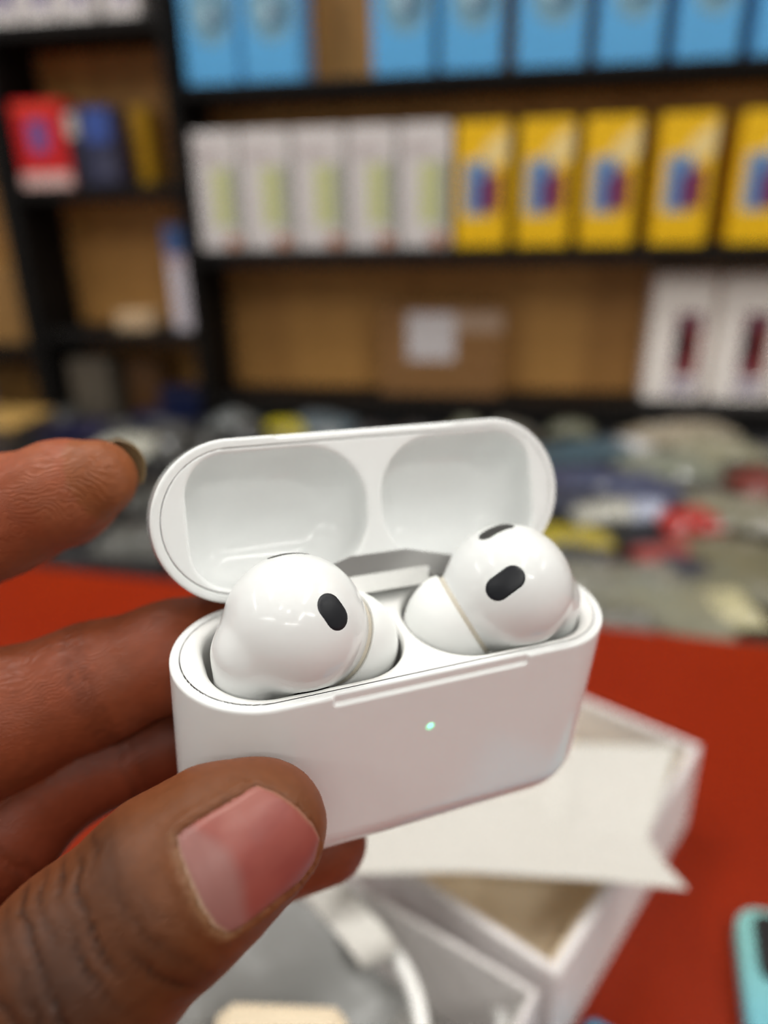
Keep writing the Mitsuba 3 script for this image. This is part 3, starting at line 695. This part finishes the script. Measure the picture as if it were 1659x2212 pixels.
# ------------------------------------------------------------------ the hand that holds the case (millimetres from the camera: right, down, forward)
def cam_mm(px, py, d): return np.array([(px - CX) / F * d, (py - CY) / F * d, d])
FINGERS = {
 'index': [(-420, 1330, 101, 10.5), (-160, 1195, 106, 9.2), (10, 1112, 106, 8.5), (140, 1063, 104, 7.35), (210, 1034, 103, 5.5)],
 'middle': [(-450, 1850, 97, 11.0), (-210, 1665, 99, 10.2), (0, 1555, 101, 9.5), (200, 1478, 103, 8.5), (370, 1415, 105.2, 7.6), (520, 1362, 109, 6.7)],
 'ring': [(-450, 2080, 99, 10.5), (-150, 1890, 103, 9.0), (0, 1806, 106, 8.5), (140, 1670, 109, 7.9), (380, 1592, 113.5, 7.0), (580, 1545, 117.5, 6.2)],
 'pinky': [(-450, 2300, 99, 9.5), (-50, 2080, 105, 7.8), (250, 1960, 109, 7.2), (520, 1880, 111.5, 6.75), (704, 1817, 112.5, 6.4)],
 'thumb': [(-350, 2600, 79, 14.0), (-60, 2330, 77, 11.7), (190, 2085, 76, 10.4), (374, 1913, 77.5, 9.75), (483, 1832, 78.5, 8.85), (562, 1788, 79.3, 7.3)]}
CHAIN = {k: [(cam_mm(*q[:3]), q[3]) for q in v] for k, v in FINGERS.items()}
WRIST = cam_mm(-1050, 2560, 95)
ELBOWARD = cam_mm(-2100, 3700, 110)
def chain_sdf(p, c, k=2.0):
    d = None
    for (a, ra), (b, rb) in zip(c[:-1], c[1:]):
        e = cone(p, a, b, ra, rb)
        d = e if d is None else smin(d, e, k)
    return d
def palm_sdf(p):
    d = cone(p, WRIST, ELBOWARD, 21.0, 27.0)
    for k in ('index', 'middle', 'ring', 'pinky'):
        d = smin(d, cone(p, WRIST, CHAIN[k][0][0], 15.0, CHAIN[k][0][1] + 0.5), 7.0)
    d = smin(d, cone(p, WRIST, CHAIN['thumb'][0][0], 16.0, 14.5), 8.0)
    return smin(d, cone(p, CHAIN['thumb'][0][0], CHAIN['index'][0][0] * 0.5 + CHAIN['middle'][0][0] * 0.5, 11.0, 8.0), 8.0)
def hand_sdf(p):
    pa, d = palm_sdf(p), None
    for k, c in CHAIN.items():
        e = smin(pa, chain_sdf(p, c), 6.0)
        d = e if d is None else np.minimum(d, e)
    return d

HB = np.array([0, 0, 0])
# the thumbnail's outline on the thumb, as four curves
def px_curve(pts, n):
    P = np.array(pts, float); q = np.r_[0, np.cumsum(np.linalg.norm(np.diff(P, axis=0), axis=1))]
    t = np.linspace(0, q[-1], n)
    return np.c_[np.interp(t, q, P[:, 0]), np.interp(t, q, P[:, 1])]
NS, NT = 41, 41
cut = px_curve([(380, 1808), (386, 1850), (406, 1903), (430, 1962), (458, 2003), (487, 2019), (512, 2006)], NS)
fre = px_curve([(555, 1695), (599, 1711), (641, 1740), (677, 1778), (692, 1810)], NS)
lef = px_curve([(380, 1808), (396, 1789), (415, 1777), (475, 1742), (534, 1706), (555, 1695)], NT)
rig = px_curve([(512, 2006), (546, 1986), (593, 1950), (653, 1903), (682, 1861), (692, 1810)], NT)
for c in (cut, fre, lef, rig):
    c[1:-1] = 0.25 * c[:-2] + 0.5 * c[1:-1] + 0.25 * c[2:]
sg, tg = np.meshgrid(np.linspace(0, 1, NS), np.linspace(0, 1, NT), indexing='ij')
coons = ((1 - tg)[..., None] * cut[:, None] + tg[..., None] * fre[:, None] + (1 - sg)[..., None] * lef[None] + sg[..., None] * rig[None]
         - (((1 - sg) * (1 - tg))[..., None] * cut[0] + (sg * (1 - tg))[..., None] * cut[-1] + ((1 - sg) * tg)[..., None] * fre[0] + (sg * tg)[..., None] * fre[-1]))
thumb_only = lambda p: chain_sdf(p, CHAIN['thumb'])
def march(px, fn, d0):
    dirs = np.c_[(px[:, 0] - CX) / F, (px[:, 1] - CY) / F, np.ones(len(px))]
    dirs /= np.linalg.norm(dirs, axis=1, keepdims=True)
    t = np.full(len(px), d0, float)
    for _ in range(50): t += 0.9 * fn(dirs * t[:, None])
    return dirs * t[:, None]
nail_p = march(coons.reshape(-1, 2), thumb_only, 50.0)
nail_n = gradient(thumb_only, nail_p, 0.3); nail_n /= np.linalg.norm(nail_n, axis=1, keepdims=True)
S_, T_ = sg.ravel(), tg.ravel()
edge = np.minimum(np.minimum(S_, 1 - S_) * 14.0, np.minimum(T_, (1 - T_) * 1.5) * 16.0)
lift = 0.34 * np.clip(edge, 0, 1) ** 0.5 - 0.20 + 0.10 * T_
nail_v = nail_p + nail_n * lift[:, None]
lun = 0.05 + 0.33 * np.clip(np.sin(np.pi * np.clip(0.16 + 0.78 * S_, 0, 1)), 0, 1)
tones = np.zeros((len(S_), 3)) + np.array([0.46, 0.135, 0.10])
def blend(col, w): tones[:] = tones * (1 - w[:, None]) + np.array(col) * w[:, None]
nz = meshkit.fbm(np.c_[S_ * 5, T_ * 3, 0 * S_ + 2.0], 3)
blend((0.55, 0.26, 0.20), 0.8 * np.clip((0.45 - S_) * 2.6, 0, 1) * np.clip(T_ * 3 - 0.3, 0, 1))
blend((0.36, 0.09, 0.075), 0.6 * np.clip((nz - 0.45) * 3, 0, 1))
blend((0.47, 0.25, 0.21), np.clip((lun - T_) * 9 + 0.5, 0, 1))
blend((0.42, 0.20, 0.15), np.clip((S_ - 0.86) * 7, 0, 1) * 0.7)
blend((0.50, 0.34, 0.19), np.clip((T_ - 0.955) * 30, 0, 1) * 0.8)
blend((0.72, 0.56, 0.40), np.clip((0.035 - T_) * 40, 0, 1) * np.clip(0.4 + S_ * 2, 0, 1))
ii = np.arange(NS * NT).reshape(NS, NT)
nf = np.stack([ii[:-1, :-1], ii[1:, :-1], ii[1:, 1:], ii[:-1, 1:]], -1).reshape(-1, 4)

# the skin: one continuous mesh
hv, hf, hn = surface(hand_sdf, (-215, -30, 50), (75, 175, 150), 0.62, 0.2, margin=3.0)
def seg_info(p, c):
    """distance to the chain's surface and the place along it from the tip, in mm"""
    best, along, L = np.full(len(p), 1e9), np.zeros(len(p)), 0.0
    for (b, rb), (a, ra) in zip(c[::-1][:-1], c[::-1][1:]):      # from the tip backwards
        ab = a - b; l = np.linalg.norm(ab)
        t = np.clip((p - b) @ ab / (l * l), 0, 1)
        d = np.linalg.norm(p - b - t[:, None] * ab, axis=1) - (rb + (ra - rb) * t)
        m = d < best
        best[m] = d[m]; along[m] = L + t[m] * l
        L += l
    return best, along
info = {k: seg_info(hv, c) for k, c in CHAIN.items()}
dist = np.stack([info[k][0] for k in CHAIN], 1)
which = dist.argmin(1); names = list(CHAIN)
soft = np.exp(-(dist - dist.min(1, keepdims=True)) / 1.2); soft /= soft.sum(1, keepdims=True)
BASE = {'index': (0.55, 0.26, 0.165), 'middle': (0.37, 0.145, 0.08), 'ring': (0.33, 0.115, 0.07), 'pinky': (0.40, 0.155, 0.095), 'thumb': (0.33, 0.155, 0.075)}
col = soft @ np.array([BASE[k] for k in names])
blot = meshkit.fbm(hv / 6.0, 4, seed=3)
fine = meshkit.fbm(hv / 1.3, 3, seed=9)
def tint(c, w): col[:] = col * (1 - w[:, None]) + np.array(c) * w[:, None]
it, im, ix = names.index('thumb'), names.index('middle'), names.index('index')
def axis_frame(a, b):
    t = b - a; t /= np.linalg.norm(t)
    vw = (a + b) / 2; vw = vw / np.linalg.norm(vw)
    n = -(vw - t * (vw @ t)); n /= np.linalg.norm(n)
    return t, n, np.cross(t, n)
tt, tn, tb = axis_frame(CHAIN['thumb'][2][0], CHAIN['thumb'][4][0])
rel = hv - CHAIN['thumb'][2][0]
tu, tv, tw = rel @ tt, rel @ tb, rel @ tn
wt = soft[:, it]
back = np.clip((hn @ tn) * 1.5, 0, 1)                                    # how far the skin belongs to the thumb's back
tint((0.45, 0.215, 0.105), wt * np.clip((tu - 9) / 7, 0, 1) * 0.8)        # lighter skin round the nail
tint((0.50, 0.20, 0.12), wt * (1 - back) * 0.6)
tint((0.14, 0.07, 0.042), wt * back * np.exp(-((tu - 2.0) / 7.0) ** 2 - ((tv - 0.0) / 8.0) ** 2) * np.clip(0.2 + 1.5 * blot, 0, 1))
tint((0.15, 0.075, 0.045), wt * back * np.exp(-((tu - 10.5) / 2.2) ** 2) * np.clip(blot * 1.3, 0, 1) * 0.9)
iu = info['index'][1]
tint((0.50, 0.165, 0.10), soft[:, ix] * np.clip(blot * 1.6 - 0.35, 0, 1) * 0.8)
tint((0.42, 0.23, 0.10), soft[:, ix] * np.exp(-(iu / 3.0) ** 2) * 0.6)
tint((0.44, 0.155, 0.09), soft[:, im] * np.clip(blot * 2.0 - 0.6, 0, 1) * 0.8)
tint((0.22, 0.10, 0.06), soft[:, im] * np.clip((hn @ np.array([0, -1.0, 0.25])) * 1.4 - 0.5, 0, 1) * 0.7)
for k in names:                                                          # the other folds, one across each finger joint
    if k == 'thumb': continue
    L = info[k][1]
    for j in (20.0, 22.0, 41.0, 43.5):
        tint((0.20, 0.075, 0.045), soft[:, names.index(k)] * np.exp(-((L - j + 1.2 * (fine - 0.5) * 2) / 0.45) ** 2) * 0.45)
disp = 0.14 * (blot - 0.5) + 0.12 * (fine - 0.5)
col = col * (0.86 + 0.28 * meshkit.fbm(hv / 0.9, 2, seed=21))[:, None]
# the thumb's knuckle wrinkles run across it
warp = 2.6 * (meshkit.fbm(np.c_[tu / 9, tv / 6, tw / 9], 3, seed=5) - 0.5) * 2
ph = (tu + warp) / 2.1
groove = np.clip(1 - np.abs((ph - np.floor(ph)) - 0.5) * 4.2, 0, 1)
strength = meshkit.noise(np.c_[tv / 5.0, np.floor(ph) * 7.3, 0 * tu], 2)
kn = wt * back * (np.exp(-((tu + 2.5) / 10.0) ** 2) + 0.35 * np.exp(-((tu - 9.0) / 4.0) ** 2)) * np.clip(strength * 2.2 - 0.5, 0, 1)
disp -= 0.62 * groove * kn
tint((0.07, 0.035, 0.025), np.clip(groove * kn * 1.4, 0, 0.85))
for k in names:
    if k != 'thumb':
        L = info[k][1]
        for j in (21.0, 42.0): disp -= soft[:, names.index(k)] * 0.30 * np.exp(-((L - j + (fine - 0.5) * 2) / 0.6) ** 2)
# bed and folds of the nail
from scipy.spatial import cKDTree
dn, di = cKDTree(nail_p).query(hv)
near = dn < 2.6
inside = (edge[di] > 0.18) & (dn < 1.0)
rimd = np.where((edge[di] < 0.25), dn, 9)
fold = np.exp(-((rimd - 0.7) / 0.65) ** 2) * (T_[di] < 0.93)
disp = disp + np.where(inside, -0.55, 0.0) + 0.34 * fold * (~inside)
tint((0.60, 0.44, 0.30), np.clip(np.exp(-(rimd / 0.42) ** 2), 0, 1) * (T_[di] < 0.05) * 0.85)
hv2 = hv + hn * disp[:, None]
hm = trimesh.Trimesh(hv2, hf, process=False)
def cam_to_world(v): return CAM + np.asarray(v) @ M.T / 1000.0

IA, IB = CHAIN['index'][2][0], CHAIN['index'][4][0]
ia, inr, ib = axis_frame(IA, IB)
Mi = M.T
def to_mm(p):
    q = [(p.x - float(CAM[0])) * 1000, (p.y - float(CAM[1])) * 1000, (p.z - float(CAM[2])) * 1000]
    return [sum(float(Mi[i, j]) * q[j] for j in range(3)) for i in range(3)]
def along(q, o, d): return sum((q[i] - float(o[i])) * float(d[i]) for i in range(3))
PAD = cam_mm(95, 1120, 100)
def skin_relief(p, n, uv):
    q = to_mm(p)
    u, v, w = along(q, PAD, ia), along(q, PAD, ib), along(q, PAD, inr)
    wob = fbm(u * 0.35, v * 0.35, w * 0.35, 3)
    r = dr.sqrt(dr.square(u * 0.45 + 1.0) + dr.square(v) + 0.2) + 2.4 * wob
    ridge = dr.sin(r * (2 * math.pi / 0.46))
    on = smoothstep(26.0, 16.0, dr.sqrt(u * u + v * v))
    cells = noise(q[0] * 4.5, q[1] * 4.5, q[2] * 4.5) + 0.6 * noise(q[0] * 9.5, q[1] * 9.5, q[2] * 9.5)
    return 0.000034 * ridge * on + 0.00006 * cells * (1 - 0.7 * on)
scene['mat_skin'] = {'type': 'twosided', 'b': {'type': 'bumpmap', 'scale': 1.0, 'tex': mikit.proc(skin_relief, 4e-5),
    'b': {'type': 'principled', 'base_color': {'type': 'mesh_attribute', 'name': 'vertex_color'}, 'roughness': 0.42, 'specular': 0.24}}}
scene['mat_nail'] = {'type': 'twosided', 'b': {'type': 'principled', 'base_color': {'type': 'mesh_attribute', 'name': 'vertex_color'}, 'roughness': 0.40, 'specular': 0.32}}
tag('hand', 'brown left hand holding the open case between thumb and fingers', 'hand')
col = col * (np.array([0.45, 0.275, 0.185]) * (1 - wt[:, None]) + np.array([0.30, 0.205, 0.14]) * wt[:, None])
tones = tones * np.array([0.50, 0.40, 0.42])
blend2 = (np.clip((0.05 - T_) * 28, 0, 1) * np.clip(0.35 + S_, 0, 1))[:, None]
tones = tones * (1 - blend2) + np.array([0.46, 0.33, 0.22]) * blend2
hm_n = np.array(hm.vertex_normals)
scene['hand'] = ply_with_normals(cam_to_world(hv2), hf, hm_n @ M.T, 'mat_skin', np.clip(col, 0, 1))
nail = trimesh.Trimesh(nail_v, np.vstack([nf[:, [0, 1, 2]], nf[:, [0, 2, 3]]]), process=False)
nn = np.array(nail.vertex_normals); nn *= np.sign((nn * nail_n).sum(1, keepdims=True))
sh = ply_with_normals(cam_to_world(nail_v), np.array(nail.faces), nn @ M.T, 'mat_nail', np.clip(tones, 0, 1))
scene['hand__thumbnail'] = sh
labels['hand__thumbnail'] = {'label': 'pink thumbnail with a pale half moon'}
# the index finger's nail, seen edge on at its tip
tip, bp = CHAIN['index'][4][0], CHAIN['index'][3][0]
fa = (tip - bp) / np.linalg.norm(tip - bp)
up_ = np.array([0.25, -0.45, 0.86]); up_ -= fa * (up_ @ fa); up_ /= np.linalg.norm(up_)
sd = np.cross(fa, up_)
gs, gt = np.meshgrid(np.linspace(-1, 1, 21), np.linspace(0, 1, 15), indexing='ij')
ang = gs * 0.8
rad = 6.25 - 1.25 * gt
pts = (bp + fa * 1.0)[None, None] + fa * (gt * (9.8 - 1.4 * gs ** 2))[..., None] + up_ * (rad * np.cos(ang))[..., None] + sd * (rad * np.sin(ang))[..., None]
put_nail = sheet(pts, 0.45)
put_nail.vertices = cam_to_world(np.array(put_nail.vertices))
nail2 = principled('index_nail', (0.16, 0.11, 0.055), 0.35, 0.4)
scene['hand__fingernail'] = mikit.ply(put_nail, nail2, smooth=40)
labels['hand__fingernail'] = {'label': 'dark edge of the forefinger nail'}
